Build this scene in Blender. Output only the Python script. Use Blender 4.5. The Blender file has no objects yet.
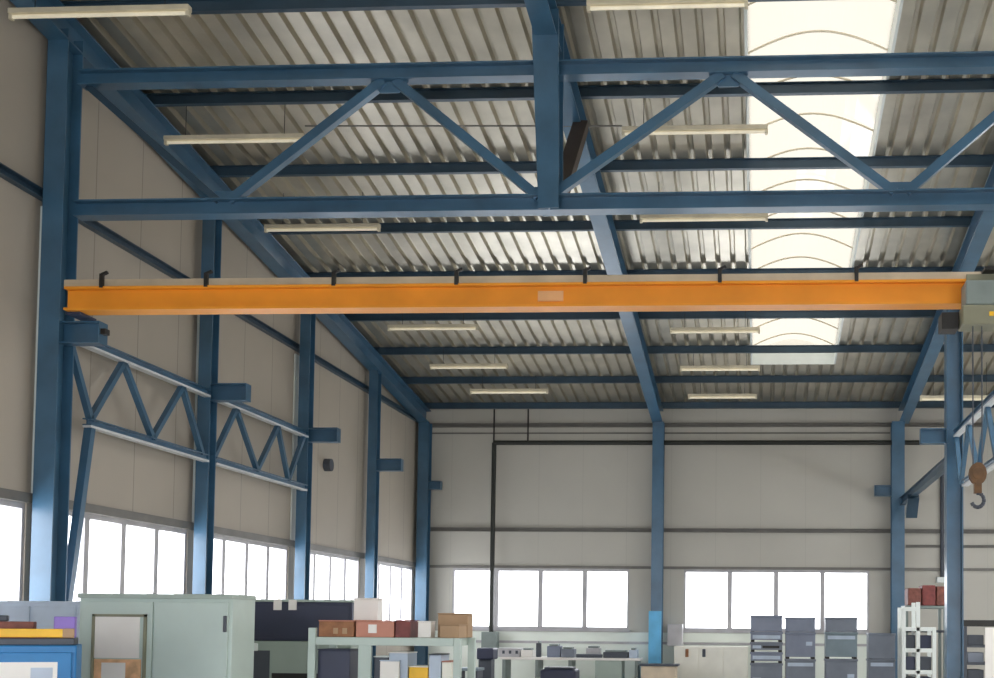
import bpy, bmesh, math, random
from mathutils import Vector, Matrix
from math import atan, pi, sin, cos, radians
random.seed(7)
S = bpy.context.scene
COL = S.collection

# ------------------------------------------------------------------ camera
F, CX, CY = 1200.0, 688.0, 569.0
YAW, PITCH, ROLL = atan(.06), atan(.0457), .0087
RM = Matrix.Rotation(YAW, 3, 'Z') @ Matrix.Rotation(pi/2 + PITCH, 3, 'X') @ Matrix.Rotation(ROLL, 3, 'Z')
CAM = Vector((0, 0, 1.6))
cd = bpy.data.cameras.new('camera')
cam = bpy.data.objects.new('camera', cd)
COL.objects.link(cam)
cam.matrix_world = Matrix.Translation(CAM) @ RM.to_4x4()
cd.sensor_width = 36; cd.sensor_fit = 'HORIZONTAL'
cd.lens = F / 994 * 36
cd.shift_x = (497 - CX) / 994
cd.shift_y = (CY - 339) / 994
cd.clip_end = 300
S.camera = cam


def ray(px, py):
    return RM @ Vector(((px - CX) / F, -(py - CY) / F, -1))


def atY(px, py, Y):          # point of the photograph at hall depth Y
    d = ray(px, py); return CAM + d * (Y / d.y)


def atX(px, py, X):          # point of the photograph on the plane X
    d = ray(px, py); return CAM + d * (X / d.x)


# --------------------------------------------------------------- materials
def hexc(h):
    h = h.lstrip('#')
    c = [int(h[i:i+2], 16) / 255 for i in (0, 2, 4)]
    return tuple(x / 12.92 if x <= .04045 else ((x + .055) / 1.055) ** 2.4 for x in c) + (1,)


def mat(name, col, rough=.5, metal=0., spec=.5, vary=.12, scale=3., bump=0., seam=None, emit=0.):
    m = bpy.data.materials.new(name); m.use_nodes = True
    nt = m.node_tree; N = nt.nodes; L = nt.links
    b = N['Principled BSDF']
    b.inputs['Roughness'].default_value = rough
    b.inputs['Metallic'].default_value = metal
    b.inputs['Specular IOR Level'].default_value = spec
    c = hexc(col)
    tc = N.new('ShaderNodeTexCoord')
    nz = N.new('ShaderNodeTexNoise'); nz.inputs['Scale'].default_value = scale
    nz.inputs['Detail'].default_value = 5
    L.new(tc.outputs['Object'], nz.inputs['Vector'])
    mr = N.new('ShaderNodeMapRange')
    mr.inputs['From Min'].default_value = .3; mr.inputs['From Max'].default_value = .7
    mr.inputs['To Min'].default_value = 1 - vary; mr.inputs['To Max'].default_value = 1 + vary
    L.new(nz.outputs['Fac'], mr.inputs['Value'])
    fac = mr.outputs['Result']
    if seam:                                  # (axis, pitch, width, darkness)
        for ax, pitch, wid, dark in seam:
            sp = N.new('ShaderNodeSeparateXYZ'); L.new(tc.outputs['Object'], sp.inputs[0])
            dv = N.new('ShaderNodeMath'); dv.operation = 'DIVIDE'; dv.inputs[1].default_value = pitch
            L.new(sp.outputs['XYZ'.index(ax)], dv.inputs[0])
            fr = N.new('ShaderNodeMath'); fr.operation = 'FRACT'; L.new(dv.outputs[0], fr.inputs[0])
            lt = N.new('ShaderNodeMath'); lt.operation = 'LESS_THAN'; lt.inputs[1].default_value = wid / pitch
            L.new(fr.outputs[0], lt.inputs[0])
            ml = N.new('ShaderNodeMath'); ml.operation = 'MULTIPLY_ADD'
            ml.inputs[1].default_value = -dark; ml.inputs[2].default_value = 1
            L.new(lt.outputs[0], ml.inputs[0])
            m2 = N.new('ShaderNodeMath'); m2.operation = 'MULTIPLY'
            L.new(fac, m2.inputs[0]); L.new(ml.outputs[0], m2.inputs[1]); fac = m2.outputs[0]
    vm = N.new('ShaderNodeVectorMath'); vm.operation = 'SCALE'
    vm.inputs[0].default_value = c[:3]
    L.new(fac, vm.inputs['Scale'])
    L.new(vm.outputs[0], b.inputs['Base Color'])
    if bump:
        bp = N.new('ShaderNodeBump'); bp.inputs['Strength'].default_value = bump
        bp.inputs['Distance'].default_value = .02
        L.new(nz.outputs['Fac'], bp.inputs['Height']); L.new(bp.outputs[0], b.inputs['Normal'])
    if emit:
        b.inputs['Emission Color'].default_value = c
        b.inputs['Emission Strength'].default_value = emit
    return m


def glass(name, tint, diff, rough=.1):
    m = bpy.data.materials.new(name); m.use_nodes = True
    nt = m.node_tree; N = nt.nodes; L = nt.links
    N.remove(N['Principled BSDF'])
    out = N['Material Output']
    tr = N.new('ShaderNodeBsdfTransparent'); tr.inputs[0].default_value = tint
    df = N.new('ShaderNodeBsdfTranslucent'); df.inputs[0].default_value = tint
    gl = N.new('ShaderNodeBsdfGlossy'); gl.inputs['Roughness'].default_value = rough
    m1 = N.new('ShaderNodeMixShader'); m1.inputs[0].default_value = diff
    m2 = N.new('ShaderNodeMixShader'); m2.inputs[0].default_value = .05
    L.new(tr.outputs[0], m1.inputs[1]); L.new(df.outputs[0], m1.inputs[2])
    L.new(m1.outputs[0], m2.inputs[1]); L.new(gl.outputs[0], m2.inputs[2])
    L.new(m2.outputs[0], out.inputs['Surface'])
    return m


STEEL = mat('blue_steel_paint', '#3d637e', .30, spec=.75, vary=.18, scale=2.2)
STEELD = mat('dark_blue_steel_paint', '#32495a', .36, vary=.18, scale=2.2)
FOOTBLUE = mat('bright_foot_blue', '#6cbdea', .5)
WALL = mat('left_wall_panel', '#b3aa9c', .6, vary=.06, scale=.5, seam=[('Y', 1.18, .02, .35)])
WALLB = mat('back_wall_panel', '#bdbab0', .6, vary=.05, scale=.4, seam=[('X', 1.15, .016, .10)])
DADO = mat('pale_dado_panel', '#eef4ea', .6, vary=.05, scale=1)
FLOOR = mat('concrete_floor', '#b9b7b0', .45, vary=.12, scale=1.2)
SHEET = mat('galvanised_roof_sheet', '#cec8b9', .32, metal=.8, vary=.14, scale=1.6)
GIRT = mat('grey_girt_paint', '#75726c', .5)
FRAME = mat('grey_window_frame', '#b8b6b8', .45)
GLASS = glass('window_glass', (.97, .98, 1, 1), .0)
POLY = glass('milky_polycarbonate', (.148, .1375, .117, 1), .6)
GLASS2 = glass('added_skylight_polycarbonate', (.9, .9, .9, 1), .3)
ALU = mat('aluminium_rib', '#d6ccb4', .4, metal=.3)
ORANGE = mat('orange_crane_paint', '#ee9a28', .42, vary=.10, scale=1.5)
PALEO = mat('pale_plate', '#e6b27c', .5)
STRIP = mat('chord_glare_strip', '#dcdfe0', .4, metal=.1)  # pale colour for the glare along the truss chords
RAIL = mat('galvanised_rail', '#c9b9a0', .45, metal=.3)
BLACK = mat('black_paint', '#24221f', .5)
DARKPIPE = mat('black_pipe_paint', '#22251f', .5)
DBROWN = mat('dark_brown_steel', '#4d423a', .6)  # dark brown, darker than the girder's blue steel
GREY = mat('machine_grey', '#7f8a86', .5)
OLIVE = mat('olive_grey_paint', '#86856f', .5)
BROWNM = mat('rusty_brown_paint', '#6a4a28', .55, vary=.3, scale=12)
TUBE = mat('lamp_tube', '#efe6cc', .35, emit=.035)
LAMPH = mat('lamp_housing', '#d8cfb6', .5)
GREEN = mat('grey_green_enamel', '#bccbc3', .45, vary=.04)
GREEND = mat('grey_green_enamel_dark', '#a3b1a7', .45, vary=.05)
BLUE = mat('tool_cabinet_blue', '#1f78b4', .45)
PALEBLUE = mat('pale_blue_grey_enamel', '#b9c6d6', .5)
PAPER = mat('white_paper', '#efebe4', .4, vary=.04)
TAN = mat('tan_print', '#dfb286', .45, vary=.3, scale=9)
YELLOW = mat('yellow_level', '#f2bd22', .45)
PURPLE = mat('purple_plastic', '#8f74c8', .5)
NAVY = mat('dark_navy_enamel', '#33384e', .45)
RED = mat('dark_red_box', '#7c3c38', .55, vary=.25, scale=10)
WOOD = mat('brown_wood', '#9a6845', .6, vary=.25, scale=14)
PINK = mat('terracotta_box', '#c28672', .6)
PALETAN = mat('pale_tan_wood', '#dccbb2', .6)
CARD = mat('cardboard', '#b29474', .75, vary=.08)
CREAM = mat('cream_cabinet_paint', '#f2f0e4', .5, vary=.04)
CRATE = mat('grey_blue_plastic', '#80889a', .5, vary=.10)
CRATED = mat('grey_blue_plastic_dark', '#777e8a', .5, vary=.10)
CRATET = mat('teal_grey_plastic', '#7a8a92', .5, vary=.10)
WHITE = mat('white_enamel', '#e4eae6', .45, vary=.04)
RUSTY = mat('rust_red_stock', '#7c4a3f', .65, vary=.35, scale=11)
DARKG = mat('dark_grey_metal', '#474c55', .5)


# ------------------------------------------------------------ mesh builder
class MB:
    def __init__(s):
        s.bm = bmesh.new()

    def box(s, x0, x1, y0, y1, z0, z1):
        v = [s.bm.verts.new(p) for p in ((x0, y0, z0), (x1, y0, z0), (x1, y1, z0), (x0, y1, z0),
                                        (x0, y0, z1), (x1, y0, z1), (x1, y1, z1), (x0, y1, z1))]
        for f in ((3, 2, 1, 0), (4, 5, 6, 7), (0, 1, 5, 4), (1, 2, 6, 5), (2, 3, 7, 6), (3, 0, 4, 7)):
            s.bm.faces.new([v[i] for i in f])
        return s

    def sweep(s, prof, p0, p1, up, close=True, up1=None, scale1=1.):
        p0 = Vector(p0); p1 = Vector(p1); d = (p1 - p0).normalized()
        up = Vector(up); u = (up - d * up.dot(d)).normalized(); r = d.cross(u)
        A = [s.bm.verts.new(p0 + r * a + u * b) for a, b in prof]
        B = [s.bm.verts.new(p1 + r * a * scale1 + u * b * scale1) for a, b in prof]
        n = len(prof)
        for i in range(n):
            s.bm.faces.new((A[i], A[(i+1) % n], B[(i+1) % n], B[i]))
        if close:
            s.bm.faces.new(A[::-1]); s.bm.faces.new(B)
        return s

    def ibeam(s, p0, p1, h, b, up=(0, 0, 1), tf=.02, tw=.014, scale1=1.):
        H, Bh, w = h/2, b/2, tw/2
        prof = [(-Bh, -H), (Bh, -H), (Bh, -H+tf), (w, -H+tf), (w, H-tf), (Bh, H-tf), (Bh, H), (-Bh, H),
                (-Bh, H-tf), (-w, H-tf), (-w, -H+tf), (-Bh, -H+tf)]
        return s.sweep(prof, p0, p1, up, True, None, scale1)

    def chan(s, p0, p1, h, b, up=(0, 0, 1), t=.012):
        H, Bh = h/2, b/2
        prof = [(-Bh, -H), (Bh, -H), (Bh, -H+t), (-Bh+t, -H+t), (-Bh+t, H-t), (Bh, H-t), (Bh, H), (-Bh, H)]
        return s.sweep(prof, p0, p1, up)

    def bar(s, p0, p1, w, h, up=(0, 0, 1)):
        return s.sweep([(-w/2, -h/2), (w/2, -h/2), (w/2, h/2), (-w/2, h/2)], p0, p1, up)

    def tube(s, pts, r, n=10):
        for a, b in zip(pts, pts[1:]):
            a = Vector(a); b = Vector(b)
            up = (0, 0, 1) if abs((b-a).normalized().z) < .9 else (0, 1, 0)
            s.sweep([(r*cos(2*pi*i/n), r*sin(2*pi*i/n)) for i in range(n)], a, b, up)
        return s

    def poly(s, pts, t):          # extrude a polygon by vector t
        t = Vector(t)
        A = [s.bm.verts.new(Vector(p)) for p in pts]; B = [s.bm.verts.new(Vector(p) + t) for p in pts]
        n = len(pts)
        for i in range(n):
            s.bm.faces.new((A[i], A[(i+1) % n], B[(i+1) % n], B[i]))
        s.bm.faces.new(A[::-1]); s.bm.faces.new(B)
        return s

    def build(s, name, m, parent=None, bevel=0., smooth=False):
        bmesh.ops.recalc_face_normals(s.bm, faces=s.bm.faces)
        me = bpy.data.meshes.new(name); s.bm.to_mesh(me); s.bm.free()
        me.materials.append(m)
        o = bpy.data.objects.new(name, me); COL.objects.link(o)
        if smooth:
            for p in me.polygons: p.use_smooth = True
        if parent:
            o.parent = parent
            o.matrix_parent_inverse = Matrix.Translation(-parent.location)
        if bevel:
            md = o.modifiers.new('bevel', 'BEVEL'); md.width = bevel; md.segments = 2
            md.limit_method = 'ANGLE'
        return o


def empty(name, loc, label, cat, group=None):
    o = bpy.data.objects.new(name, None); COL.objects.link(o)
    o.location = loc; o.empty_display_size = .1
    return tag(o, label, cat, group)


def tag(o, label, cat, group=None):
    o['label'] = label; o['category'] = cat
    if group: o['group'] = group
    return o


def struct(o):
    o['kind'] = 'structure'; return o


def bx(name, m, parent, x0, x1, y0, y1, z0, z1, bevel=.006):
    return MB().box(x0, x1, y0, y1, z0, z1).build(name, m, parent, bevel)


# -------------------------------------------------------------- dimensions
XL, XR, XC = -8.7, 3.62, -2.64          # column lines
ROW = [14.2 + 4.075 * k for k in range(5)]   # rows towards the back wall
WL, WR, YB, YF = -8.92, 9.6, 30.75, -2.0     # inner wall faces
HEAD, SILL = 3.0, 1.43


def pz(Y):                               # underside of the purlins
    return 7.10 + .1227 * (30.4 - Y)


# ------------------------------------------------------------------- shell
struct(MB().box(WL-.3, WR+.3, YF-.3, YB+.3, -.2, 0).build('floor', FLOOR))


def wall_with_openings(name, m, fix, axis, a0, a1, ops, top, out, SILL=SILL, HEAD=HEAD):
    """wall slab on plane `fix`; axis 'Y' runs along Y; ops = (start, end) openings between SILL and HEAD"""
    b = MB()
    def blk(u0, u1, z0, z1):
        f0, f1 = sorted((fix, fix + out))
        if axis == 'Y': b.box(f0, f1, u0, u1, z0, z1)
        else: b.box(u0, u1, f0, f1, z0, z1)
    blk(a0, a1, 0, SILL)
    c = a0
    for o0, o1 in ops:
        if o0 > c: blk(c, o0, SILL, HEAD)
        c = o1
    if a1 > c: blk(c, a1, SILL, HEAD)
    if axis == 'Y':
        b.poly([(fix, a0, HEAD), (fix, a1, HEAD), (fix, a1, top(a1)), (fix, a0, top(a0))], (out, 0, 0))
    else:
        blk(a0, a1, HEAD, top(0))
    return struct(b.build(name, m))


rooftop = lambda Y: pz(Y) + .30
left_ops = [(10.4, 14.06), (14.5, 18.2), (18.62, 22.22), (22.72, 26.3), (26.8, 30.42)]
back_ops = [(-7.98, -3.36), (-1.95, 2.78)]
right_fill_ops = [(11, 18), (20, 28)]  # right-wall windows added out of view for more light
wall_with_openings('wall_left', WALL, WL, 'Y', YF, YB+.25, left_ops, rooftop, -.2)
wall_with_openings('wall_right', WALL, WR, 'Y', YF, YB+.25, right_fill_ops, rooftop, .2)
wall_with_openings('wall_back', WALLB, YB, 'X', WL, WR, back_ops, lambda q: rooftop(YB), .2)
front_fill_ops = [(-8.4, -.6), (.4, 8.4)]  # windows added behind the camera to light the lower objects
wall_with_openings('wall_front', WALL, YF, 'X', WL, WR, front_fill_ops, lambda q: rooftop(YF), -.2, .5, 3.9)


def window(n, axis, fix, u0, u1, panes, out, SILL=SILL, HEAD=HEAD):
    root = bpy.data.objects.new('window_%d' % n, None); COL.objects.link(root)
    root.location = ((fix, u0, SILL) if axis == 'Y' else (u0, fix, SILL)); struct(root)
    s = 1 if out > 0 else -1
    f, g = MB(), MB()
    def blk(b, a0, a1, d0, d1, z0, z1):
        q0, q1 = sorted((fix + s*d0, fix + s*d1))
        if axis == 'Y': b.box(q0, q1, a0, a1, z0, z1)
        else: b.box(a0, a1, q0, q1, z0, z1)
    t = .07
    blk(f, u0, u1, .02, .12, SILL, SILL+t); blk(f, u0, u1, .02, .12, HEAD-t, HEAD)
    w = (u1 - u0) / panes
    for i in range(panes + 1):
        e = .055 if i in (0, panes) else .06
        c = u0 + i*w
        blk(f, max(u0, c-e), min(u1, c+e), .02, .12, SILL+t, HEAD-t)
    for i in range(panes):
        blk(g, u0+i*w+.055, u0+(i+1)*w-.055, .06, .068, SILL+t-.005, HEAD-t+.005)
    f.build('frame', FRAME, root); g.build('pane', GLASS, root)
    sl = MB(); blk(sl, u0-.05, u1+.05, -.10, .02, SILL-.05, SILL); sl.build('sill', FRAME, root)


n = 1
for u0, u1 in left_ops:
    window(n, 'Y', WL, u0, u1, 4, -1); n += 1
for u0, u1 in back_ops:
    window(n, 'X', YB, u0, u1, 4, 1); n += 1
for u0, u1 in right_fill_ops:
    window(n, 'Y', WR, u0, u1, 5, 1); n += 1

for u0, u1 in front_fill_ops:
    window(n, 'X', YF, u0, u1, 6, -1, .5, 3.9); n += 1

# rails above the windows, dado under the back windows
struct(MB().box(WL, WL+.06, YF, YB, HEAD+.0, HEAD+.12).build('trim_1', GIRT))
struct(MB().box(WL, WR, YB-.05, YB, HEAD+.0, HEAD+.07).build('trim_2', GIRT))
struct(MB().box(WL, 3.4, YB-.04, YB, .0, SILL-.06).build('trim_3', DADO))
struct(MB().box(WL, 3.4, YB-.07, YB-.04, 1.07, 1.13).build('trim_4', FRAME))

# ------------------------------------------------- corrugated roof, rooflight
SK0, SK1, SKY0, SKY1 = -.22, 1.69, 3.0, 27.55
SE0, SE1, SEY0, SEY1 = 5.4, 9.0, 9.0, 25.0
PIT, DEP = .2755, .075


def sheet(b, x0, x1, y0, y1):
    """trapezoidal deck between x0 and x1, resting on the purlins, running down the slope"""
    base = .165                      # purlin depth
    prof = []
    x = x0
    while x < x1 - 1e-4:
        for dx, z in ((0, 0), (.175, 0), (.2, DEP), (.2505, DEP)):
            if x + dx <= x1: prof.append((x + dx, z))
        x += PIT
    prof.append((x1, 0))
    up = prof; dn = [(x, z + .012) for x, z in prof]
    V = []
    for row in (up, dn):
        V.append([[b.bm.verts.new((x, Y, pz(Y) + base + z)) for Y in (y0, y1)] for x, z in row])
    for i in range(len(prof) - 1):
        for k in (0, 1):
            q = (V[k][i][0], V[k][i+1][0], V[k][i+1][1], V[k][i][1])
            b.bm.faces.new(q if k else q[::-1])
    for e in (0, 1):
        for i in range(len(prof)-1):
            b.bm.faces.new((V[0][i][e], V[0][i+1][e], V[1][i+1][e], V[1][i][e]))


b = MB()
sheet(b, WL-.1, SK0, YF-.2, YB+.25)
sheet(b, SK1, SE0, YF-.2, YB+.25)
sheet(b, SE1, WR+.2, YF-.2, YB+.25)
sheet(b, SE0, SE1, SEY1, YB+.25)
sheet(b, SE0, SE1, YF-.2, SEY0)
sheet(b, SK0, SK1, SKY1, YB+.25)
sheet(b, SK0, SK1, YF-.2, SKY0)
struct(b.build('ceiling', SHEET))

zb = lambda Y: pz(Y) + .165
NA = 12


def skylight(X0, X1, Y0, Y1, label, glaz, rib_from):
    sk = empty('barrel_skylight', ((X0+X1)/2, Y1, pz(Y1)+.2), label, 'skylight')
    for x in (X0, X1):
        curb = MB()
        curb.poly([(x-.02, Y0, zb(Y0)-.01), (x-.02, Y1, zb(Y1)-.01), (x-.02, Y1, zb(Y1)+.28), (x-.02, Y0, zb(Y0)+.28)], (.04, 0, 0))
        curb.build('kerb', WHITE, sk)
    for Y in (Y0, Y1):
        MB().box(X0, X1, Y-.02, Y+.02, zb(Y)-.01, zb(Y)+.28).build('end_kerb', WHITE, sk)

    def arc(k, h=.34):
        a = k / NA
        return X0 + (X1-X0)*a, .24 + (h*sin(pi*a) if 0 < k < NA else 0)
    gz = MB()
    VV = [[gz.bm.verts.new((arc(k)[0], Y, zb(Y) + arc(k)[1])) for k in range(NA+1)] for Y in (Y0, Y1)]
    for k in range(NA):
        gz.bm.faces.new((VV[0][k], VV[0][k+1], VV[1][k+1], VV[1][k]))
    for vs in VV:
        gz.bm.faces.new(vs)
    gz.build('glazing', glaz, sk)
    Y = Y1 - .5
    while Y > rib_from:
        MB().tube([(arc(k, .29)[0], Y, zb(Y) + arc(k, .29)[1]) for k in range(NA+1)], .015, 6).build('rib', ALU, sk)
        Y -= 1.017


skylight(SK0, SK1, SKY0, SKY1, 'long cream translucent barrel skylight strip running down the corrugated roof', POLY, 12.6)
skylight(SE0, SE1, SEY0, SEY1, 'wide unseen clear barrel skylight added to light the right bay', GLASS2, 20)  # added out of view to bring more daylight into the hall

# ------------------------------------------------------------ steel columns
def column(name, x, y, ztop, b, h, label, bracket=None, up=(0, 1, 0), m=STEEL, cat='column', group='steel columns', blen=.55, bh=.27, bz=5.12):
    root = empty(name, (x, y, 0), label, cat, group)
    MB().ibeam((x, y, 0.02), (x, y, ztop), h, b, up=up, tf=.02, tw=.012).build('shaft', m, root)
    bx('base_plate', m, root, x-b/2-.06, x+b/2+.06, y-h/2-.06, y+h/2+.06, 0, .022, 0)
    if bracket:
        s = bracket
        x0 = x + s*b/2
        q = MB(); q.ibeam((x0 - s*.04, y, bz), (x0 + s*blen, y, bz), bh, .2, tf=.018)
        q.box(x0+s*blen-.006, x0+s*blen+.006, y-.1, y+.1, bz-bh/2, bz+bh/2)
        q.build('bracket', m, root)
    return root


ROOFH = .36      # rafter depth
zr = lambda Y: pz(Y) - ROOFH
column('steel_column', XL, ROW[0], pz(ROW[0])-.2, .26, .34, 'massive blue steel column at left carrying the lattice girder', 1, blen=.46, bz=5.115+.0)
ordn = ['first', 'second', 'third']
for k in (1, 2, 3):
    column('wall_post', XL, ROW[k], zr(ROW[k])+.02, .2, .26,
           'slim blue wall post with stub bracket, %s behind the massive left column' % ordn[k-1], 1, cat='column', group='left wall posts', bz=5.2-.03*k)
column('corner_column', XL+.02, ROW[4]-.05, zr(ROW[4])+.02, .28, .3, 'blue steel column in the far left corner of the hall', 1, blen=.3, bh=.22)
column('steel_column', XC+.03, ROW[4]-.05, zr(ROW[4])+.02, .29, .3, 'blue steel column on the back wall between the two window bands')
column('steel_column', 3.46, ROW[4]-.05, zr(ROW[4])+.02, .32, .3, 'blue steel column on the back wall behind the grey containers, right of the windows', -1, blen=.42, bh=.27, bz=5.0)
column('steel_column', XR-.05, ROW[2], zr(ROW[2])+.02, .3, .3, 'free-standing light blue column at right beside the hanging hook', -1, up=(1, 0, 0), blen=.46, bh=.28, bz=5.11)
column('steel_column', XR, ROW[0], zr(ROW[0])+.02, .26, .34, 'blue steel column at the right end of the lattice girder', -1)

# rafters (run down the slope) and purlins
for x, y0, lab in ((XL, 0, 'blue sloping rafter along the left wall'),
                   (XC, 0, 'blue sloping rafter down the middle, left of the skylight'),
                   (XR, 0, 'blue sloping rafter at right of the skylight')):
    y1 = ROW[4] + .05
    o = MB().ibeam((x, y0, pz(y0)-ROOFH/2), (x, y1, pz(y1)-ROOFH/2), ROOFH, .26 if x != XC else .27, tf=.022).build('rafter', STEEL)
    tag(o, lab, 'beam', 'rafters')
cnt = ['nearest the back wall', 'second from the back wall', 'third from the back wall', 'fourth from the back wall, just under the crane beam',
       'fifth from the back wall, just above the crane beam', 'sixth from the back wall, just below the girder bottom chord',
       'seventh from the back wall, behind the girder web', 'eighth from the back wall, behind the girder top chord',
       'ninth from the back wall, at the top edge of view']
for j in range(9):
    Y = 30.4 - 2.035 * j
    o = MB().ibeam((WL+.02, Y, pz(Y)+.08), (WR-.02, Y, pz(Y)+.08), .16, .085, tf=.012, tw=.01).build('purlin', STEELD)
    tag(o, 'dark blue roof purlin %s' % cnt[j], 'beam', 'roof purlins')

# pale joint strips on the left wall beside the posts
for k, px in enumerate((40, 199, 296)):
    y = atX(px, 400, WL+.02).y
    struct(MB().box(WL, WL+.03, y-.09, y+.14, HEAD+.12, 6.7).build('trim_%d' % (6+k), WHITE))
# girts on the walls
for nm, p0, p1, lab in (
        ('wall_girt', (WL+.05, YF, 6.82), (WL+.05, YB, 6.82), 'long grey rail high along the left wall'),):
    o = MB().chan(p0, p1, .12, .09).build(nm, STEELD); tag(o, lab, 'rail', 'wall rails')
for z, lab, m in ((6.72, 'dark rail at the top of the back wall above the black pipe', GIRT), (4.0, 'dark grey rail across the back wall above the windows', GIRT)):
    o = MB().chan((WL+.1, YB-.05, z), (WR, YB-.05, z), .1, .09).build('wall_girt', m); tag(o, lab, 'rail', 'wall rails')
o = MB().chan((3.7, YB-.03, 3.62), (WR, YB-.03, 3.62), .07, .05).build('wall_girt', GIRT)
tag(o, 'thin grey rail on the back wall, right of the free-standing column, lower of two', 'rail', 'wall rails')

# ----------------------------------------------------------- lattice girder
GY, ZT, ZB = 14.35, 8.385, 6.715
g = empty('lattice_girder', (XL, GY, ZB), 'blue lattice girder with zigzag diagonals spanning the hall above the orange crane', 'girder')
x0, x1 = XL + .13, XR - .13
MB().ibeam((x0, GY, ZT), (x1, GY, ZT), .19, .2, tf=.02).build('top_chord', STEEL, g)
MB().ibeam((x0, GY, ZB), (x1, GY, ZB), .2, .22, tf=.02).build('bottom_chord', STEEL, g)
top = [XL+.15, -4.62, -.42, XR-.1]; bot = [-6.68, -2.66, 1.66]
for i in range(3):
    for t, s in ((top[i], 1), (top[i+1], -1)):
        bb = bot[i]
        dw = .085 if t < -8 else .11
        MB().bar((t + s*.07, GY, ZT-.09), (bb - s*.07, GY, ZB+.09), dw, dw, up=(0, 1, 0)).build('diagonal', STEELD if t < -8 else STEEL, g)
for t in top[1:3]:
    MB().poly([(t-.24, GY-.01, ZT-.1), (t+.24, GY-.01, ZT-.1), (t+.12, GY-.01, ZT-.24), (t-.12, GY-.01, ZT-.24)], (0, .02, 0)).build('gusset_plate', STEEL, g)
for t in bot:
    MB().poly([(t-.22, GY-.01, ZB+.1), (t+.22, GY-.01, ZB+.1), (t+.12, GY-.01, ZB+.22), (t-.12, GY-.01, ZB+.22)], (0, .02, 0)).build('gusset_plate', STEEL, g)
MB().ibeam((XC+.06, GY-.02, ZB-.1), (XC-.01, GY-.02, pz(GY)-.02), .30, .25, up=(0, 1, 0), tf=.02, tw=.015, scale1=1.35).build('hanger_post', STEEL, g)
MB().bar((XC+.13, GY+.15, ZB+.15), (XC+.13, 16.2, zr(16.2)), .2, .14).build('knee_brace', DBROWN, g)

# --------------------------------------------------- runway trusses, braces
def truss(name, x, y0, y1, label, mirror=False, zt=5.15, zbm=4.13, nodes=None, start=.12):
    root = empty(name, (x, y0, zbm), label, 'truss', 'runway trusses')
    L_ = y1 - y0
    f = (lambda u: y0 + u*L_) if not mirror else (lambda u: y1 - u*L_)
    MB().ibeam((x, y0, zt), (x, y1, zt), .09, .12, tf=.014).build('top_chord', STEEL, root)
    ya, yb2 = sorted((f(start), f(1)))
    MB().ibeam((x, ya, zbm), (x, yb2, zbm), .09, .12, tf=.014).build('bottom_chord', STEEL, root)
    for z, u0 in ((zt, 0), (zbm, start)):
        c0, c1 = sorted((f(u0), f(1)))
        MB().box(x-.055, x+.055, c0, c1, z-.075, z-.0455).build('chord_glare_strip', STRIP, root)  # glare under the chord, put in as a pale strip
    nodes = nodes or [(0.0, 1), (.14, 0), (.34, 1), (.56, 0), (.78, 1), (.96, 0)]
    if L_ > 5: nodes = [(u/2, a) for u, a in nodes] + [(.5 + u/2, a) for u, a in nodes]
    for (u, a), (v, c) in zip(nodes, nodes[1:]):
        MB().bar((x, f(u), (zt-.07) if a else (zbm+.04)), (x, f(v), (zt-.07) if c else (zbm+.04)), .075, .075, up=(1, 0, 0)).build('diagonal', STEEL, root)
    return root


truss('runway_truss', XL+.06, ROW[0]+.17, ROW[1]-.13, 'blue zigzag runway truss on the left wall, nearest the massive column')
truss('runway_truss', XL+.06, ROW[1]+.13, ROW[2]-.13, 'blue zigzag runway truss on the left wall, farther of the two',
      nodes=[(0, 0), (.2, 1), (.43, 0), (.65, 1), (.79, 0), (.97, 1)], start=0)
truss('runway_truss', XR-.03, ROW[0]+.2, ROW[2]-.15, 'blue runway truss with white-lit chords at right behind the hook', True)
o = MB().bar((XL+.06, ROW[0]+.70, 4.08), (XL+.06, ROW[0]+.19, 1.2), .1, .1, up=(1, 0, 0)).build('brace', STEEL)
tag(o, 'long dark blue knee brace leaning against the massive left column', 'brace')
rb = empty('runway_beam', (XR, ROW[2]+.15, 4.7), 'dark blue horizontal beam between the free-standing column and the back right column', 'beam')
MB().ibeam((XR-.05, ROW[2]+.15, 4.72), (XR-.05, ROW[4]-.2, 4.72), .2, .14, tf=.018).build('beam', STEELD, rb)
MB().bar((XR-.05, 28.2, 4.62), (XR-.05, 28.6, 4.2), .16, .26, up=(1, 0, 0)).build('stub', STEELD, rb)
rd = empty('power_conduit', (4.75, YB-.04, 2.6), 'thin dark vertical conduit with white box on the back wall, left of the free-standing column', 'conduit')
p = atY(942, 470, YB-.06); q = atY(942, 578, YB-.06)
MB().tube([(p.x, YB-.07, q.z), (p.x, YB-.07, p.z)], .05, 8).build('pipe', DARKG, rd)
bx('socket_box', WHITE, rd, p.x-.14, p.x+.08, YB-.16, YB, q.z-.12, q.z+.02)
rd.location = (p.x, YB-.05, q.z-.12)
for c in rd.children: c.matrix_parent_inverse = Matrix.Translation(-rd.location)

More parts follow.
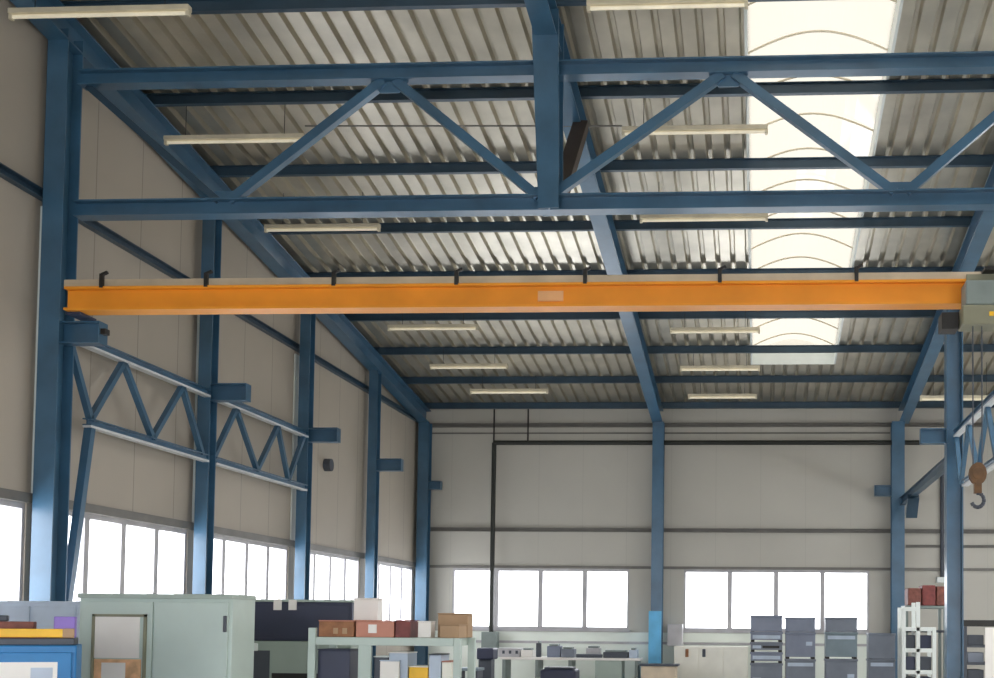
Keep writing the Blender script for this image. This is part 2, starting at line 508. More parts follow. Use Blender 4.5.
# -------------------------------------------------------------- crane
CYY, CZ, CH = 13.86, 5.43, .285
cr = empty('overhead_crane', (XL, CYY, 5.26), 'orange overhead travelling crane beam spanning the hall between the columns', 'crane')
cx0, cx1 = -8.34, XR - .05
MB().ibeam((cx0, CYY, CZ), (cx1, CYY, CZ), CH, .26, tf=.03, tw=.09).build('bridge_girder', ORANGE, cr)
for x, s in ((XL+.33, 1), (XR-.33, -1)):
    bx('end_carriage', NAVY, cr, x+.02, x+.2, CYY-.06, CYY+.3, 5.252, 5.286)
MB().bar((cx0-.02, CYY-.07, CZ+CH/2+.046), (cx1, CYY-.07, CZ+CH/2+.046), .06, .088).build('festoon_rail', RAIL, cr)
for px in (105, 209, 336, 458, 586, 720, 856):
    p = atY(px, 280, CYY-.05)
    k = MB()
    k.box(p.x-.022, p.x+.022, CYY-.14, CYY-.10, CZ+CH/2-.02, CZ+CH/2+.15)
    k.bar((p.x, CYY-.12, CZ+CH/2+.14), (p.x+.07, CYY-.12, CZ+CH/2+.17), .04, .03)
    k.build('cable_bracket', BLACK, cr)
p = atY(538, 296, CYY-.05)
bx('rating_plate', PALEO, cr, p.x, p.x+.30, CYY-.062, CYY-.04, CZ-.06, CZ+.06, 0)
bx('buffer', BLACK, cr, XL+.6, XL+.67, CYY+.26, CYY+.36, 5.09, 5.16)

h = empty('chain_hoist', (2.5, CYY, 5.0), 'grey electric hoist with hanging brown hook at the right end of the orange crane', 'hoist')
HY = CYY - .32
p0 = atY(958, 289, HY); p1 = atY(994, 336, HY)
hx0, hx1 = p0.x, p0.x + 1.05
bx('motor_housing', GREY, h, hx0+.06, hx0+.42, HY-.16, HY+.16, 5.18, 5.46, .02)
bx('drum_housing', GREY, h, hx0+.50, hx1, HY-.16, HY+.16, 5.18, 5.46, .02)
bx('link_strip', BLACK, h, hx0+.42, hx0+.50, HY-.12, HY+.14, 5.2, 5.44)
bx('gearbox', OLIVE, h, hx0+.02, hx1, HY-.2, HY+.16, 4.95, 5.17, .015)
bx('warning_plate', YELLOW, h, hx0+.31, hx0+.36, HY-.206, HY-.199, 5.04, 5.09, 0)
bx('trolley_arm', BLACK, h, hx0+.3, hx0+.5, HY, CYY+.10, 5.62, 5.66)
bx('trolley_plate', OLIVE, h, hx0+.12, hx1, HY+.161, HY+.175, 4.99, 5.62)
bx('trolley_foot', BLACK, h, hx0-.18, hx0+.01, HY+.0, HY+.28, 4.95, 5.14)
k0 = atY(976, 466, HY); k1 = atY(976, 510, HY)
hx = k0.x
for dx in (-.05, .05): MB().tube([(hx+dx, HY-.1, k0.z-.1), (hx+dx, HY-.1, 4.96)], .008, 6).build('rope', DARKG, h)
blk = MB()
for dy in (-.05, .03):
    blk.poly([(hx + .095*cos(2*pi*i/14), HY-.1+dy, k0.z-.10 + .125*sin(2*pi*i/14)) for i in range(14)], (0, .025, 0))
blk.tube([(hx, HY-.16, k0.z-.1), (hx, HY-.04, k0.z-.1)], .07, 12)
blk.box(hx-.04, hx+.04, HY-.14, HY-.06, k0.z-.32, k0.z-.18)
blk.build('hook_block', BROWNM, h, .004)
hk = MB()
cz = k1.z + .10
pts = [(hx, HY-.1, k0.z-.30), (hx, HY-.1, cz+.09)]
for i in range(10):
    a = radians(100 - i*29)
    pts.append((hx + .07*cos(a), HY-.1, cz + .08*sin(a)))
hk.tube(pts, .022, 8); hk.build('hook', DARKG, h, 0, True)

# --------------------------------------------------------- lamps and cables
def lamp(xa, xb, Y, z, label):
    t = empty('strip_light', ((xa+xb)/2, Y, z), label, 'lamp', 'fluorescent strip lights')
    bx('housing', LAMPH, t, xa, xb, Y-.05, Y+.05, z-.01, z+.05, .005)
    m = MB(); m.tube([(xa+.04, Y-.0, z-.035), (xb-.04, Y-.0, z-.035)], .024, 8); m.build('tube', TUBE, t)
    for x in (xa, xb-.04): bx('end_cap', LAMPH, t, x, x+.04, Y-.03, Y+.03, z-.07, z-.0101, 0)
    for x in (xa+.3, xb-.3): MB().tube([(x, Y, z+.05), (x, Y, pz(Y)+.17)], .005, 5).build('suspension_wire', BLACK, t)


LZ = lambda Y: pz(Y) - .30
ll = ['nearest lamp at the top left in front of the massive column', 'second lamp from the front along the left wall, behind a girder diagonal', 'third lamp from the front along the left wall, under the girder',
      'fourth lamp along the left wall, just under the crane beam', 'fifth lamp along the left wall', 'sixth lamp along the left wall, nearest the back wall']
ldat = [(10, 190, 10, 13.15), (165, 305, 138, 16.26), (265, 380, 227, 19.1), (388, 478, 327, 23.84), (430, 508, 366, 26.3), (470, 548, 391, 28.3)]
for (xa, xb, y, Y), lab in zip(ldat, ll):
    a = atY(xa, y, Y); c = atY(xb, y, Y)
    lamp(max(a.x, WL+.08), c.x, Y, min(c.z, pz(Y)-.1), 'cream strip light, ' + lab)
rl = ['nearest lamp at the top edge beside the skylight', 'second lamp from the front beside the skylight, behind the girder web', 'third lamp beside the skylight, under the girder bottom chord',
      'fourth lamp beside the skylight, below the crane beam', 'fifth lamp beside the skylight', 'sixth lamp beside the skylight, nearest the back wall']
rdat = [(587, 748, 2, 13.4), (622, 768, 129, 16.2), (640, 768, 217, 18.9), (670, 760, 330, 24.1), (680, 760, 368, 26.48), (688, 757, 396, 28.7)]
for (xa, xb, y, Y), lab in zip(rdat, rl):
    a = atY(xa, y, Y); c = atY(xb, y, Y)
    lamp(a.x, c.x, Y, min(c.z, pz(Y)-.1), 'cream strip light, ' + lab)
for (a_, y, Y, lab) in (((305, 622), 126, 16.22, 'thin cable strung between the second lamps left and right'),):
    p = atY(a_[0], y, Y); q = atY(a_[1], y, Y)
    o = MB().tube([(p.x, Y, p.z), (q.x, Y, q.z)], .012, 6).build('lamp_cable', GIRT); tag(o, lab, 'cable')
a = atY(920, 398, 27.5); c = atY(944, 398, 27.5)
lamp(a.x, a.x+1.8, 27.5, min(a.z, pz(27.5)-.12), 'cream strip light at the far right behind the free-standing column')

# black pipe on the back wall
pp = empty('black_pipe', (-7, YB-.2, 1.1), 'black pipe running along the back wall and down beside the left windows', 'pipe')
PY = YB - .25
MB().tube([(-6.88, PY, 1.1), (-6.88, PY, 6.235), (4.1, PY, 6.235)], .06, 10).build('pipe_run', DARKPIPE, pp)
for px in (494, 528):
    x = atY(px, 430, PY).x
    MB().tube([(x, PY, 6.235), (x, PY, pz(PY)+.1)], .022, 6).build('hanger_rod', BLACK, pp)
bx('pipe_foot_box', GREY, pp, -7.1, -6.7, PY-.15, PY+.15, .9, 1.35)
o = MB().box(-8.6, 3.3, YB-.02, YB, 6.5, 6.54).build('trim_5', GIRT); struct(o)
p = atX(327, 465, WL+.04)
s = MB().tube([(WL, p.y, p.z), (WL+.14, p.y, p.z)], .13, 14).build('wall_vent', DARKG)
tag(s, 'small dark round fitting high on the left wall between two posts', 'vent')

# ------------------------------------------------ things at the bottom left
def cab_front(px0, px1, ytop, Y):
    a = atY(px0, ytop, Y); c = atY(px1, ytop, Y)
    return a.x, c.x, (a.z + c.z)/2


# blue tool cabinet
before = set(COL.objects)
Y = 8.5
x1 = atY(77, 645, Y).x; x0 = x1 - 1.25; zt = atY(40, 645, Y).z
t = empty('tool_cabinet', ((x0+x1)/2, Y+.3, 0), 'blue tool cabinet with pale window panels, tools lying on top', 'cabinet')
bx('body', BLUE, t, x0, x1, Y, Y+.6, 0, zt, .01)
for a0, a1 in ((x0+.04, x0+.62), (x0+.66, x1-.03)):
    d = bx('door', BLUE, t, a0, a1, Y-.025, Y-.001, .06, zt-.05, .006)
    bx('inset_panel', PAPER, d, a0+.07, a1-.09, Y-.032, Y-.024, .5, zt-.12, 0)
    bx('handle', DARKG, d, a1-.06, a1-.03, Y-.06, Y-.024, .8, .95)
    bx('notice', PALEBLUE, d, a1-.26, a1-.12, Y-.036, Y-.031, .9, zt-.16, 0)
o = bx('tool_tray', DARKG, None, x0+.05, x1-.02, Y+.05, Y+.5, zt+.001, zt+.05); tag(o, 'shallow dark tool tray on top of the blue cabinet', 'tray')
lv = empty('spirit_level', (x0+.6, Y+.1, zt+.1), 'long yellow bar lying across the tool tray on the blue cabinet', 'tool')
zl = atY(40, 637, Y+.1).z
bx('bar', YELLOW, lv, x0-.1, x1-.03, Y+.06, Y+.11, zl, zl+.062, .004)
bx('end_cap', CARD, lv, x1-.10, x1-.025, Y+.055, Y+.115, zl-.003, zl+.065, .004)
o = bx('tool_box', RED, None, x0+.6, x1-.2, Y+.05, Y+.115, zt+.051, zl-.001); tag(o, 'dark red low box under the yellow bar on the blue cabinet', 'box')
o = bx('tool_box', DARKG, None, x0+.3, x0+.58, Y+.05, Y+.115, zt+.051, zl-.001); tag(o, 'dark grey low box under the yellow bar, left of the red one', 'box')
o = bx('tool_box', BROWNM, None, x1-.19, x1-.03, Y+.05, Y+.115, zt+.051, zl-.001); tag(o, 'brown low box under the right end of the yellow bar', 'box')
o = bx('storage_bin', PURPLE, None, x1-.17, x1-.03, Y+.2, Y+.42, zt+.051, zt+.21); tag(o, 'purple plastic bin at the right end of the blue cabinet top', 'bin')
o = bx('storage_bin', RUSTY, None, x0+.35, x1-.30, Y+.2, Y+.42, zt+.051, zt+.17); tag(o, 'brown bin behind the yellow bar on the blue cabinet', 'bin')
c = empty('power_tool', (x0+.85, Y+.3, zt+.17), 'dark hand tool with white cap lying on the brown bin', 'tool')
p = atY(22, 612, Y+.3)
bx('body', DARKG, c, p.x-.08, p.x+.14, Y+.25, Y+.36, zt+.171, zt+.215, .01)
bx('cap', WHITE, c, p.x-.03, p.x+.05, Y+.26, Y+.35, zt+.216, zt+.27, .01)

pv = atY(77, 645, 8.5)
PM = Matrix.Translation((pv.x, 8.5, 0)) @ Matrix.Rotation(radians(27), 4, 'Z') @ Matrix.Translation((-pv.x, -8.5, 0))
for o in [o for o in COL.objects if o.parent is None and o not in before]:
    o.matrix_basis = PM @ o.matrix_basis

# pale locker behind
Y = 11.2
a = atY(-12, 602, Y); c = atY(78, 602, Y)
t = empty('low_locker', ((a.x+c.x)/2, Y+.25, 0), 'pale blue-grey metal locker behind the blue tool cabinet', 'cabinet')
zt = atY(40, 601, Y).z
bx('body', PALEBLUE, t, a.x, c.x, Y, Y+.5, 0, zt, .01)
for i in range(2):
    w = (c.x-a.x)/2
    bx('door', PALEBLUE, t, a.x+i*w+.02, a.x+(i+1)*w-.02, Y-.02, Y-.001, .08, zt-.05, .004)

# grey-green cabinet
Y = 10.0
x0 = atY(80, 600, Y).x; x1 = atY(233, 600, Y).x; zt = atY(160, 594.5, Y).z
t = empty('metal_cabinet', ((x0+x1)/2, Y+.22, 0), 'tall grey-green metal cabinet with a framed notice on its left door', 'cabinet')
bx('body', GREEN, t, x0, x1, Y, Y+.46, .02, zt, .008)
bx('plinth', DARKG, t, x0+.02, x1-.02, Y+.02, Y+.44, 0, .019, 0)
bx('top_rim', GREEND, t, x0-.005, x1+.005, Y-.03, Y+.465, zt-.035, zt+.005, .004)
xm = atY(154, 640, Y).x
d1 = bx('door', GREEN, t, x0+.03, xm-.008, Y-.022, Y-.001, .06, zt-.065, .004)
d2 = bx('door', GREEN, t, xm+.008, x1-.03, Y-.022, Y-.001, .06, zt-.065, .004)
f0 = atY(93, 614, Y-.03); f1 = atY(147, 614, Y-.03)
nb = MB(); w = .022; zc = .9
for q in ((f0.x, f1.x, f0.z-w, f0.z), (f0.x, f1.x, zc, zc+w), (f0.x, f0.x+w, zc, f0.z), (f1.x-w, f1.x, zc, f0.z)):
    nb.box(q[0], q[1], Y-.045, Y-.021, q[2], q[3])
fr = nb.build('notice_frame', OLIVE, d1)
zp = atY(120, 658, Y-.03).z
bx('paper_sheet', PAPER, d1, f0.x+w, f1.x-w-.04, Y-.032, Y-.021, zp, f0.z-w, 0)
bx('tan_print', TAN, d1, f0.x+w, f1.x-w-.02, Y-.030, Y-.021, zc+.03, zp-.01, 0)
bx('white_print', PAPER, d1, f0.x+.09, f0.x+.30, Y-.034, Y-.029, zc+.1, zp-.04, 0)
hp = atY(229, 624, Y-.03)
bx('handle', DARKG, d2, x1-.062, x1-.038, Y-.05, Y-.02, hp.z-.07, hp.z+.07)

# dark box on machine
Y = 12.0
x0 = atY(250, 610, Y).x; x1 = atY(352, 610, Y).x; zt = atY(300, 602, Y).z; zbm = atY(300, 641, Y).z
t = empty('machine_base', ((x0+x1)/2, Y+.3, 0), 'grey-green machine base under the dark navy box', 'machine')
bx('body', GREEND, t, x0-.03, x1, Y, Y+.6, 0, zbm-.002, .012)
bx('side_panel', DARKG, t, x0-.02, x0+.22, Y-.012, Y-.001, .1, zbm-.1, 0)
p = atY(272, 673, Y); bx('slot', BLACK, t, p.x, x1-.1, Y-.01, Y-.001, p.z-.1, p.z, 0)
p = atY(251, 641, Y); bx('button', WHITE, t, p.x, p.x+.08, Y-.02, Y-.001, p.z-.10, p.z-.02, .01)
t = empty('control_box', ((x0+x1)/2, Y+.2, zbm), 'wide dark navy box with two small white tags, standing on the grey-green machine', 'box')
bx('housing', NAVY, t, x0, x1, Y, Y+.45, zbm, zt, .01)
bx('panel', NAVY, t, x0+.03, x1-.03, Y-.012, Y-.001, zbm+.03, zt-.03, .004)
bx('top_edge', GREEND, t, x0-.01, x1+.01, Y-.015, Y+.455, zt+.001, zt+.025, 0)
for px in (273, 288):
    p = atY(px, 610, Y-.03); bx('white_tag', PAPER, t, p.x, p.x+.085, Y-.022, Y-.016, p.z, zt+.02, 0)

# rack with boxes
Y = 11.0
x0 = atY(308, 640, Y).x; x1 = atY(461, 640, Y).x; zt = atY(380, 637.5, Y).z
rk = empty('storage_rack', ((x0+x1)/2, Y+.3, 0), 'pale green steel rack with boxes on its top shelf', 'shelf')
for x in (x0, x1-.07):
    for yy in (Y, Y+.55):
        bx('post', GREEN, rk, x, x+.07, yy, yy+.05, 0, zt + (.085 if x == x0 else 0), .004)
for z0, z1 in ((zt-.075, zt), (.90, .95), (.4, .45)):
    bx('shelf_board', GREEN if z1 == zt else GREEND, rk, x0+.071, x1-.071, Y+.0, Y+.6, z0, z1, .004)
p = atY(358, 650, Y); bx('divider', GREEN, rk, p.x, p.x+.12, Y+.01, Y+.05, .951, zt-.076, 0)


def shelfbox(name, m, px0, px1, ytop, Y, zb_, dep, label, cat, lid=None):
    a = atY(px0, ytop, Y); c = atY(px1, ytop, Y)
    t = empty(name, ((a.x+c.x)/2, Y+dep/2, zb_), label, cat)
    bx('box_body', m, t, a.x, c.x, Y, Y+dep, zb_+.001, a.z-.012, .006)
    bx('lid', lid or m, t, a.x-.004, c.x+.004, Y-.004, Y+dep+.004, a.z-.0115, a.z, .003)
    return t, a.x, c.x, a.z


t, a, c, z = shelfbox('wooden_crate', WOOD, 319, 354, 620, Y+.05, zt, .35, 'brown wooden crate with two pale squares at the left end of the rack shelf', 'crate', PINK)
for i in (.42, .68): bx('pale_square', CARD, t, a+(c-a)*i, a+(c-a)*i+.045, Y+.044, Y+.049, zt+.03, zt+.085, 0)
t, a, c, z = shelfbox('storage_box', PINK, 356, 394, 620, Y+.05, zt, .35, 'terracotta box in the middle of the rack shelf', 'box')
bx('pale_label', PAPER, t, a+.12, a+.2, Y+.044, Y+.049, zt+.04, zt+.12, 0)
shelfbox('storage_box', RED, 395.5, 410, 620, Y+.05, zt, .3, 'small dark red box right of the terracotta box', 'box')
shelfbox('paper_box', PAPER, 354, 378, 598, Y+.42, zt, .16, 'white box standing behind the terracotta box', 'box')
shelfbox('storage_box', PAPER, 418, 431, 621, Y+.1, zt, .15, 'small white box on the rack shelf left of the cardboard box', 'box')
t, a, c, z = shelfbox('cardboard_box', CARD, 440, 459, 624, Y+.04, zt, .3, 'brown cardboard box at the right end of the rack shelf', 'box')
shelfbox('cardboard_box', CARD, 438, 468, 613, Y+.36, zt, .2, 'flat cardboard box behind the small boxes on the rack shelf', 'box')
# on the lower shelf
zl = .95
shelfbox('storage_box', NAVY, 318, 350, 649, Y+.1, zl, .35, 'dark navy box under the rack shelf at left', 'box')
shelfbox('storage_box', DARKG, 374, 388, 656, Y+.1, zl, .3, 'dark grey box under the rack shelf beside the divider', 'box', WHITE)
shelfbox('storage_box', PALEBLUE, 389, 408, 652, Y+.12, zl, .3, 'pale blue box under the rack shelf', 'box', PAPER)
shelfbox('storage_box', YELLOW, 409, 428, 666, Y+.1, zl, .3, 'low yellow box under the rack shelf', 'box', CREAM)
shelfbox('storage_box', PALEBLUE, 429, 441, 654, Y+.1, zl, .3, 'blue-grey box with dark lid under the rack shelf near its right end', 'box', DARKG)
shelfbox('storage_box', CREAM, 442, 451, 661, Y+.1, zl, .3, 'narrow cream box under the rack shelf at the right post', 'box', PINK)

shelfbox('storage_box', PAPER, 380, 399, 660, Y+.05, zl, .04, 'thin white box standing in front under the rack shelf', 'box', PALEBLUE)
# --------------------------------------------------- benches along the back
Y = 29.2
a = atY(500, 657, Y); c = atY(640, 657, Y)
bn = empty('workbench', ((a.x+c.x)/2, Y+.35, 0), 'long pale workbench under the left back windows', 'bench')
ztb = a.z
bx('worktop', PAPER, bn, a.x, c.x, Y, Y+.75, ztb-.06, ztb, .006)
for i in range(5):
    x = a.x + .05 + (c.x-a.x-.18)*i/4
    bx('leg', GREY, bn, x, x+.08, Y+.04, Y+.7, 0, ztb-.061, .004)
bx('drawer_unit', GREEND, bn, c.x-1.1, c.x-.45, Y+.03, Y+.7, .2, ztb-.062, .006)


def bench_item(name, m, px0, px1, ytop, label, cat, zb_, Y=29.35, dep=.4, extra=None):
    a = atY(px0, ytop, Y); c = atY(px1, ytop, Y)
    t = empty(name, ((a.x+c.x)/2, Y+dep/2, zb_), label, cat)
    bx('body', m, t, a.x, c.x, Y, Y+dep, zb_+.001, a.z, .015)
    if extra: extra(t, a.x, c.x, Y, a.z)


def ribs(t, a, c, Y, z):
    for i in range(3):
        x = a + (c-a)*(.2+.3*i); bx('slot', DARKG, t, x, x+.06, Y-.012, Y-.001, ztb+.08, z-.06, 0)


def feet(t, a, c, Y, z):
    bx('top_plate', GREY, t, a+.05, c-.05, Y+.02, Y+.36, z+.001, z+.05, .01)


bench_item('bench_machine', FRAME, 498, 520, 648, 'pale grey ribbed machine at the left end of the workbench', 'machine', ztb, extra=ribs)
bench_item('bench_machine', CRATE, 547, 560, 646, 'upright blue-grey machine on the middle of the workbench', 'machine', ztb, extra=feet)
bench_item('bench_machine', CRATED, 561, 574, 649, 'low blue-grey machine on the workbench, right of the upright one', 'machine', ztb, extra=feet)
bench_item('metal_box', DARKG, 603, 628, 652, 'dark grey metal box at the right end of the workbench', 'box', ztb, extra=feet)
bench_item('vise', DARKG, 536, 541, 643, 'thin dark upright fitting on the workbench', 'tool', ztb, dep=.1, extra=feet)
bench_item('paper_box', PAPER, 521, 533, 650, 'white box on the workbench beside the ribbed machine', 'box', ztb, extra=feet)
bench_item('metal_box', FRAME, 586, 600, 648, 'pale grey box at the back of the workbench above the low bar', 'box', ztb, Y=29.6, dep=.3, extra=feet)
bench_item('metal_box', PALEBLUE, 629, 637, 650, 'narrow pale blue box at the right end of the workbench', 'box', ztb, extra=feet)
bench_item('steel_bar', DARKG, 576, 602, 654, 'dark low bar lying on the workbench left of the dark box', 'bar', ztb, dep=.15, extra=None)
Y = 26.0
a = atY(478, 648, Y); c = atY(491, 648, Y)
t = empty('upright_machine', ((a.x+c.x)/2, Y+.2, 0), 'dark upright machine below the black pipe', 'machine')
bx('base', DARKG, t, a.x-.1, c.x+.1, Y-.1, Y+.5, 0, .25, .02)
bx('pillar', DARKG, t, a.x, c.x, Y+.05, Y+.4, .251, a.z-.25, .02)
bx('head', NAVY, t, a.x-.02, c.x+.06, Y-.05, Y+.45, a.z-.249, a.z, .03)
Y = 25.0
a = atY(455, 668, Y); c = atY(478, 668, Y)
t = empty('low_table', ((a.x+c.x)/2, Y+.3, 0), 'low teal machine table left of the dark upright machine', 'table')
bx('top', CRATET, t, a.x, c.x, Y, Y+.6, a.z-.06, a.z, .01)
for x in (a.x+.02, c.x-.08): bx('leg', DARKG, t, x, x+.06, Y+.03, Y+.55, 0, a.z-.061, 0)
Y = 27.0
a = atY(540, 668, Y); c = atY(576, 668, Y)
t = empty('low_machine', ((a.x+c.x)/2, Y+.3, 0), 'dark low machine standing in front of the workbench', 'machine')
bx('body', NAVY, t, a.x, c.x, Y, Y+.6, 0, a.z-.03, .05)
bx('top_cover', DARKG, t, a.x+.08, c.x-.08, Y+.05, Y+.55, a.z-.029, a.z+.02, .03)

# added column casing and little bench at the middle column
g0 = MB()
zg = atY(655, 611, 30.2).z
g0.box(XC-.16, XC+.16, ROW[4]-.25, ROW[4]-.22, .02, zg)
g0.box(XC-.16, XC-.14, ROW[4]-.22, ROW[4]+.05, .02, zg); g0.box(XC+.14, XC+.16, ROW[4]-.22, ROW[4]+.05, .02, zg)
o = g0.build('added_column_casing', FOOTBLUE); tag(o, 'added bright blue casing round the foot of the middle back column', 'casing')  # added casing; its bright blue gives the column's brighter lower section
Y = 29.0
a = atY(639, 664, Y); c = atY(678, 664, Y)
t = empty('side_bench', ((a.x+c.x)/2, Y+.3, 0), 'low wooden bench with dark edge in front of the middle back column', 'bench')
bx('top', DARKG, t, a.x, c.x, Y, Y+.6, a.z-.05, a.z, .006)
bx('body', PALETAN, t, a.x+.05, c.x-.05, Y+.04, Y+.56, 0, a.z-.051, .006)
# cream cabinet
Y = 30.0
a = atY(674, 646, Y); c = atY(748, 646, Y)
t = empty('cream_cabinet', ((a.x+c.x)/2, Y+.3, 0), 'low cream cabinet below the right back windows, beside the grey containers', 'cabinet')
bx('body', CREAM, t, a.x, c.x, Y, Y+.6, .05, a.z, .008)
bx('plinth', DARKG, t, a.x+.03, c.x-.03, Y+.03, Y+.57, 0, .049, 0)
w = (c.x-a.x)/3
for i in range(3):
    d = bx('door', CREAM, t, a.x+i*w+.012, a.x+(i+1)*w-.012, Y-.022, Y-.001, .09, a.z-.03, .004)
    if i < 2:
        p = atY((687, 704)[i], 649, Y-.03)
        bx('handle', WOOD if i == 0 else DARKG, d, p.x-.04, p.x+.04, Y-.05, Y-.021, p.z-.2, p.z, .01)
# grey boxes left of cream cabinet
Y = 30.15
a = atY(667, 628, Y); c = atY(682, 628, Y)
o = bx('wall_cabinet', FRAME, None, a.x, c.x, 30.3, YB-.072, a.z-.45, a.z+.1, .01); tag(o, 'small grey cabinet on the back wall right of the added blue column casing', 'cabinet')


# --------------------------------------------------------- grey containers
def container(px0, px1, ya, yb_, Y, m, label, style, zmin=None):
    a = atY(px0, ya, Y); c = atY(px1, ya, Y)
    z1 = a.z; z0 = atY(px0, yb_, Y).z if zmin is None else zmin
    x0, x1 = a.x, c.x; dp = .55
    t = empty('storage_container', ((x0+x1)/2, Y+dp/2, z0), label, 'container', 'grey containers by the back windows')
    f = .05 if style != 'flat' else .006
    bx('body', m, t, x0+.015, x1-.015, Y+.012, Y+dp-.012, z0+f, z1-.05, .01)
    bx('rim', m, t, x0, x1, Y, Y+dp, z1-.05, z1-.002, .008)
    for fx in (x0+.02, x1-.1):
        for fy in (Y+.02, Y+dp-.1): bx('foot', BLACK, t, fx, fx+.08, fy, fy+.08, z0+.001, z0+f, 0)
    zm = (z0+z1)/2
    if style == 'label':
        bx('label_holder', PALEBLUE, t, x0+.06, x1-.06, Y+.004, Y+.011, z1-.16, z1-.08, 0)
    elif style == 'grip':
        bx('grip', BLACK, t, x0+.28, x1-.08, Y+.004, Y+.011, zm-.02, zm+.03, 0)
        bx('label_holder', PALEBLUE, t, x0+.06, x0+.25, Y+.004, Y+.011, zm-.03, zm+.04, 0)
    elif style == 'door':
        bx('front_flap', m, t, x0+.03, x0+(x1-x0)*.6, Y+.002, Y+.011, z0+.08, z1-.08, 0)
        bx('label_holder', PALEBLUE, t, x0+(x1-x0)*.68, x1-.08, Y+.004, Y+.011, zm, zm+.09, 0)
    return t


YC = 27.0
Y0s = [('first', 'leftmost stack')]
for i, (ya, yb_, st, lab) in enumerate(((615, 631.5, 'flat', 'top'), (631.5, 642, 'label', 'second from the top'), (642, 652, 'grip', 'third from the top'), (652, 663, 'label', 'fourth from the top'))):
    container(750, 783, ya, yb_, YC, (CRATE, CRATE, CRATED, CRATE)[i], 'blue-grey plastic container, %s of the leftmost stack by the cream cabinet' % lab, st)
container(750, 783, 663, 0, YC, CRATED, 'blue-grey plastic container at the bottom of the leftmost stack', 'grip', 0)
container(785, 816, 617, 632, YC, CRATE, 'plain blue-grey container, top of the second stack from the left', 'flat')
container(785, 816, 632, 659, YC, CRATE, 'blue-grey container with a front flap in the second stack from the left', 'door')
container(785, 816, 659, 0, YC, CRATED, 'grey container at the bottom of the second stack from the left', 'label', 0)
container(825, 858, 617, 632, YC, CRATED, 'dark-rimmed grey container, top of the third stack from the left', 'flat')
container(825, 858, 632, 659, YC, CRATET, 'teal-grey container with a pale strip in the third stack from the left', 'label')
container(825, 858, 659, 0, YC, CRATED, 'grey container at the bottom of the third stack from the left', 'door', 0)
container(868, 896, 633, 659, YC, CRATED, 'plain grey container, top of the rightmost stack', 'flat')
container(868, 896, 659, 0, YC, CRATED, 'grey container at the bottom of the rightmost stack', 'label', 0)
a = atY(816, 636, YC); c = atY(825, 636, YC)

# ------------------------------------------------------- racks at the right
Y = 24.0
x0 = atY(902, 607, Y).x; x1 = atY(937, 607, Y).x
za, zb2 = atY(902, 607, Y).z, atY(900, 627, Y).z
t = empty('white_rack', ((x0+x1)/2, Y+.4, 0), 'white open-frame rack with dark bins left of the free-standing column', 'shelf')
for x, zt in ((x0, za), (x0+.28, za+.1), (x1-.09, zb2)):
    for yy in (Y, Y+.7):
        bx('post', WHITE, t, x, x+.075, yy, yy+.06, 0, zt, .006)
for z in (zb2, zb2-.42, zb2-.85, zb2-1.25):
    q = bx('shelf', WHITE, t, x0+.076, x1-.091, Y+.0, Y+.7, z-.08, z, .006)
bx('top_rail', WHITE, t, x0+.076, x0+.279, Y, Y+.06, za-.08, za, .006)
for k, z in enumerate((zb2-.42, zb2-.85, zb2-1.25)):
    for j, (u0, u1) in enumerate(((x0+.085, x0+.27), (x0+.365, x1-.10))):
        o = bx('parts_bin', (DARKG, NAVY, DARKG, NAVY)[(k+j) % 4], None, u0, u1, Y+.08, Y+.6, z+.001, z+.26, .01)
        tag(o, 'dark bin in the %s compartment of the %s shelf of the white rack' % (('left', 'right')[j], ('upper', 'middle', 'lower')[k]), 'bin', 'bins in the white rack')
zq = atY(920, 605, Y+.2).z
sb = empty('stock_shelf', ((x0+x1)/2, Y+1.3, 0), 'grey shelf unit behind the white rack carrying red-brown stock', 'shelf')
xs0, xs1 = atY(908, 600, Y+.9).x, atY(946, 600, Y+.9).x
bx('shelf_board', GREY, sb, xs0-.06, xs1, Y+.85, Y+1.6, zq-.06, zq, .005)
for x in (xs0-.06, xs1-.06):
    for yy in (Y+.86, Y+1.54): bx('post', GREY, sb, x, x+.06, yy, yy+.055, 0, zq-.061, .004)
bx('lower_board', DARKG, sb, xs0-.06, xs1, Y+.85, Y+1.6, zq-.55, zq-.5, .005)
w = (xs1-xs0+.1)/3
for k in range(3):
    hgt = (.36, .42, .40)[k]
    o = bx('stock_crate', (RUSTY, RED, RUSTY)[k], None, xs0+.0+k*w, xs0-.02+(k+1)*w, Y+.9, Y+1.5, zq+.001, zq+hgt, .02)
    tag(o, 'red-brown crate on the shelf behind the white rack, %s of three' % ('leftmost', 'middle', 'rightmost')[k], 'crate', 'red-brown stock crates')
Y = 24.4
x0 = atY(964, 621, Y).x; x1 = x0 + 1.6; zt = atY(970, 620, Y).z
t = empty('dark_rack', ((x0+x1)/2, Y+.4, 0), 'dark rack with grey boxes right of the free-standing column', 'shelf')
for x in (x0, x1-.06):
    for yy in (Y, Y+.74): bx('post', DARKG, t, x, x+.06, yy, yy+.06, 0, zt-.13, .004)
bx('top_board', BLACK, t, x0-.03, x1, Y-.02, Y+.82, zt-.129, zt, .006)
for z in (zt-.5, zt-.85, zt-1.2): bx('shelf', DARKG, t, x0+.061, x1-.061, Y, Y+.8, z-.05, z, .004)
p = atY(985, 628, Y-.03)
bx('white_panel', PAPER, t, p.x, p.x+.5, Y-.03, Y-.021, .2, zt-.15, .004)
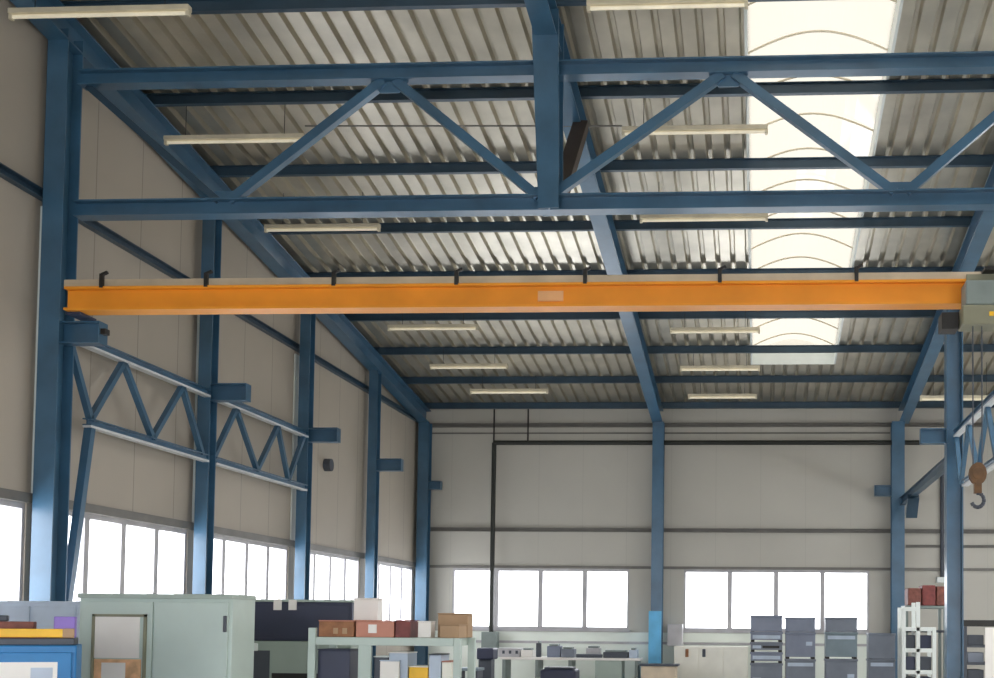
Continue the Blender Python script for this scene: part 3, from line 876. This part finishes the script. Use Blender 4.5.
for k, z in enumerate((zt-.5, zt-.85, zt-1.2)):
    o = bx('parts_bin', (DARKG, CRATED, DARKG)[k], None, x0+.08, x0+.40, Y+.06, Y+.6, z+.001, z+.2, .01)
    tag(o, 'box on the %s shelf of the dark rack at the right edge' % ('upper', 'middle', 'lower')[k], 'bin', 'boxes in the dark rack')

# ------------------------------------------------------------------- light
w = bpy.data.worlds.new('overcast_sky'); S.world = w; w.use_nodes = True
N = w.node_tree.nodes; L = w.node_tree.links
bg = N['Background']; bg.inputs[0].default_value = (.97, .98, 1.0, 1); bg.inputs[1].default_value = 1.0


def portal(name, loc, rot, sx, sy):
    d = bpy.data.lights.new(name, 'AREA'); d.shape = 'RECTANGLE'; d.size = sx; d.size_y = sy
    d.cycles.is_portal = True
    o = bpy.data.objects.new(name, d); COL.objects.link(o); o.location = loc; o.rotation_euler = rot


for u0, u1 in left_ops:
    portal('daylight_portal', (WL-.15, (u0+u1)/2, (SILL+HEAD)/2), (0, -pi/2, 0), HEAD-SILL, u1-u0)
for u0, u1 in right_fill_ops:
    portal('daylight_portal', (WR+.15, (u0+u1)/2, (SILL+HEAD)/2), (0, pi/2, 0), HEAD-SILL, u1-u0)
for u0, u1 in back_ops:
    portal('daylight_portal', ((u0+u1)/2, YB+.15, (SILL+HEAD)/2), (-pi/2, 0, 0), u1-u0, HEAD-SILL)
ym = (SKY0+SKY1)/2
for u0, u1 in front_fill_ops:
    portal('daylight_portal', ((u0+u1)/2, YF-.15, 2.2), (pi/2, 0, 0), u1-u0, 3.4)
ye = (SEY0+SEY1)/2
portal('daylight_portal', ((SE0+SE1)/2, ye, zb(ye)+.65), (-atan(.1227), 0, 0), SE1-SE0, (SEY1-SEY0)*1.01)
portal('daylight_portal', ((SK0+SK1)/2, ym, zb(ym)+.65), (-atan(.1227), 0, 0), SK1-SK0, (SKY1-SKY0)*1.01)

S.view_settings.view_transform = 'Standard'; S.view_settings.look = 'None'
S.view_settings.gamma = 1; S.view_settings.use_curve_mapping = False
S.view_settings.exposure = 3.0
S.cycles.use_denoising = True
S.cycles.max_bounces = 10; S.cycles.diffuse_bounces = 6; S.cycles.transparent_max_bounces = 12
S.cycles.sample_clamp_indirect = 4
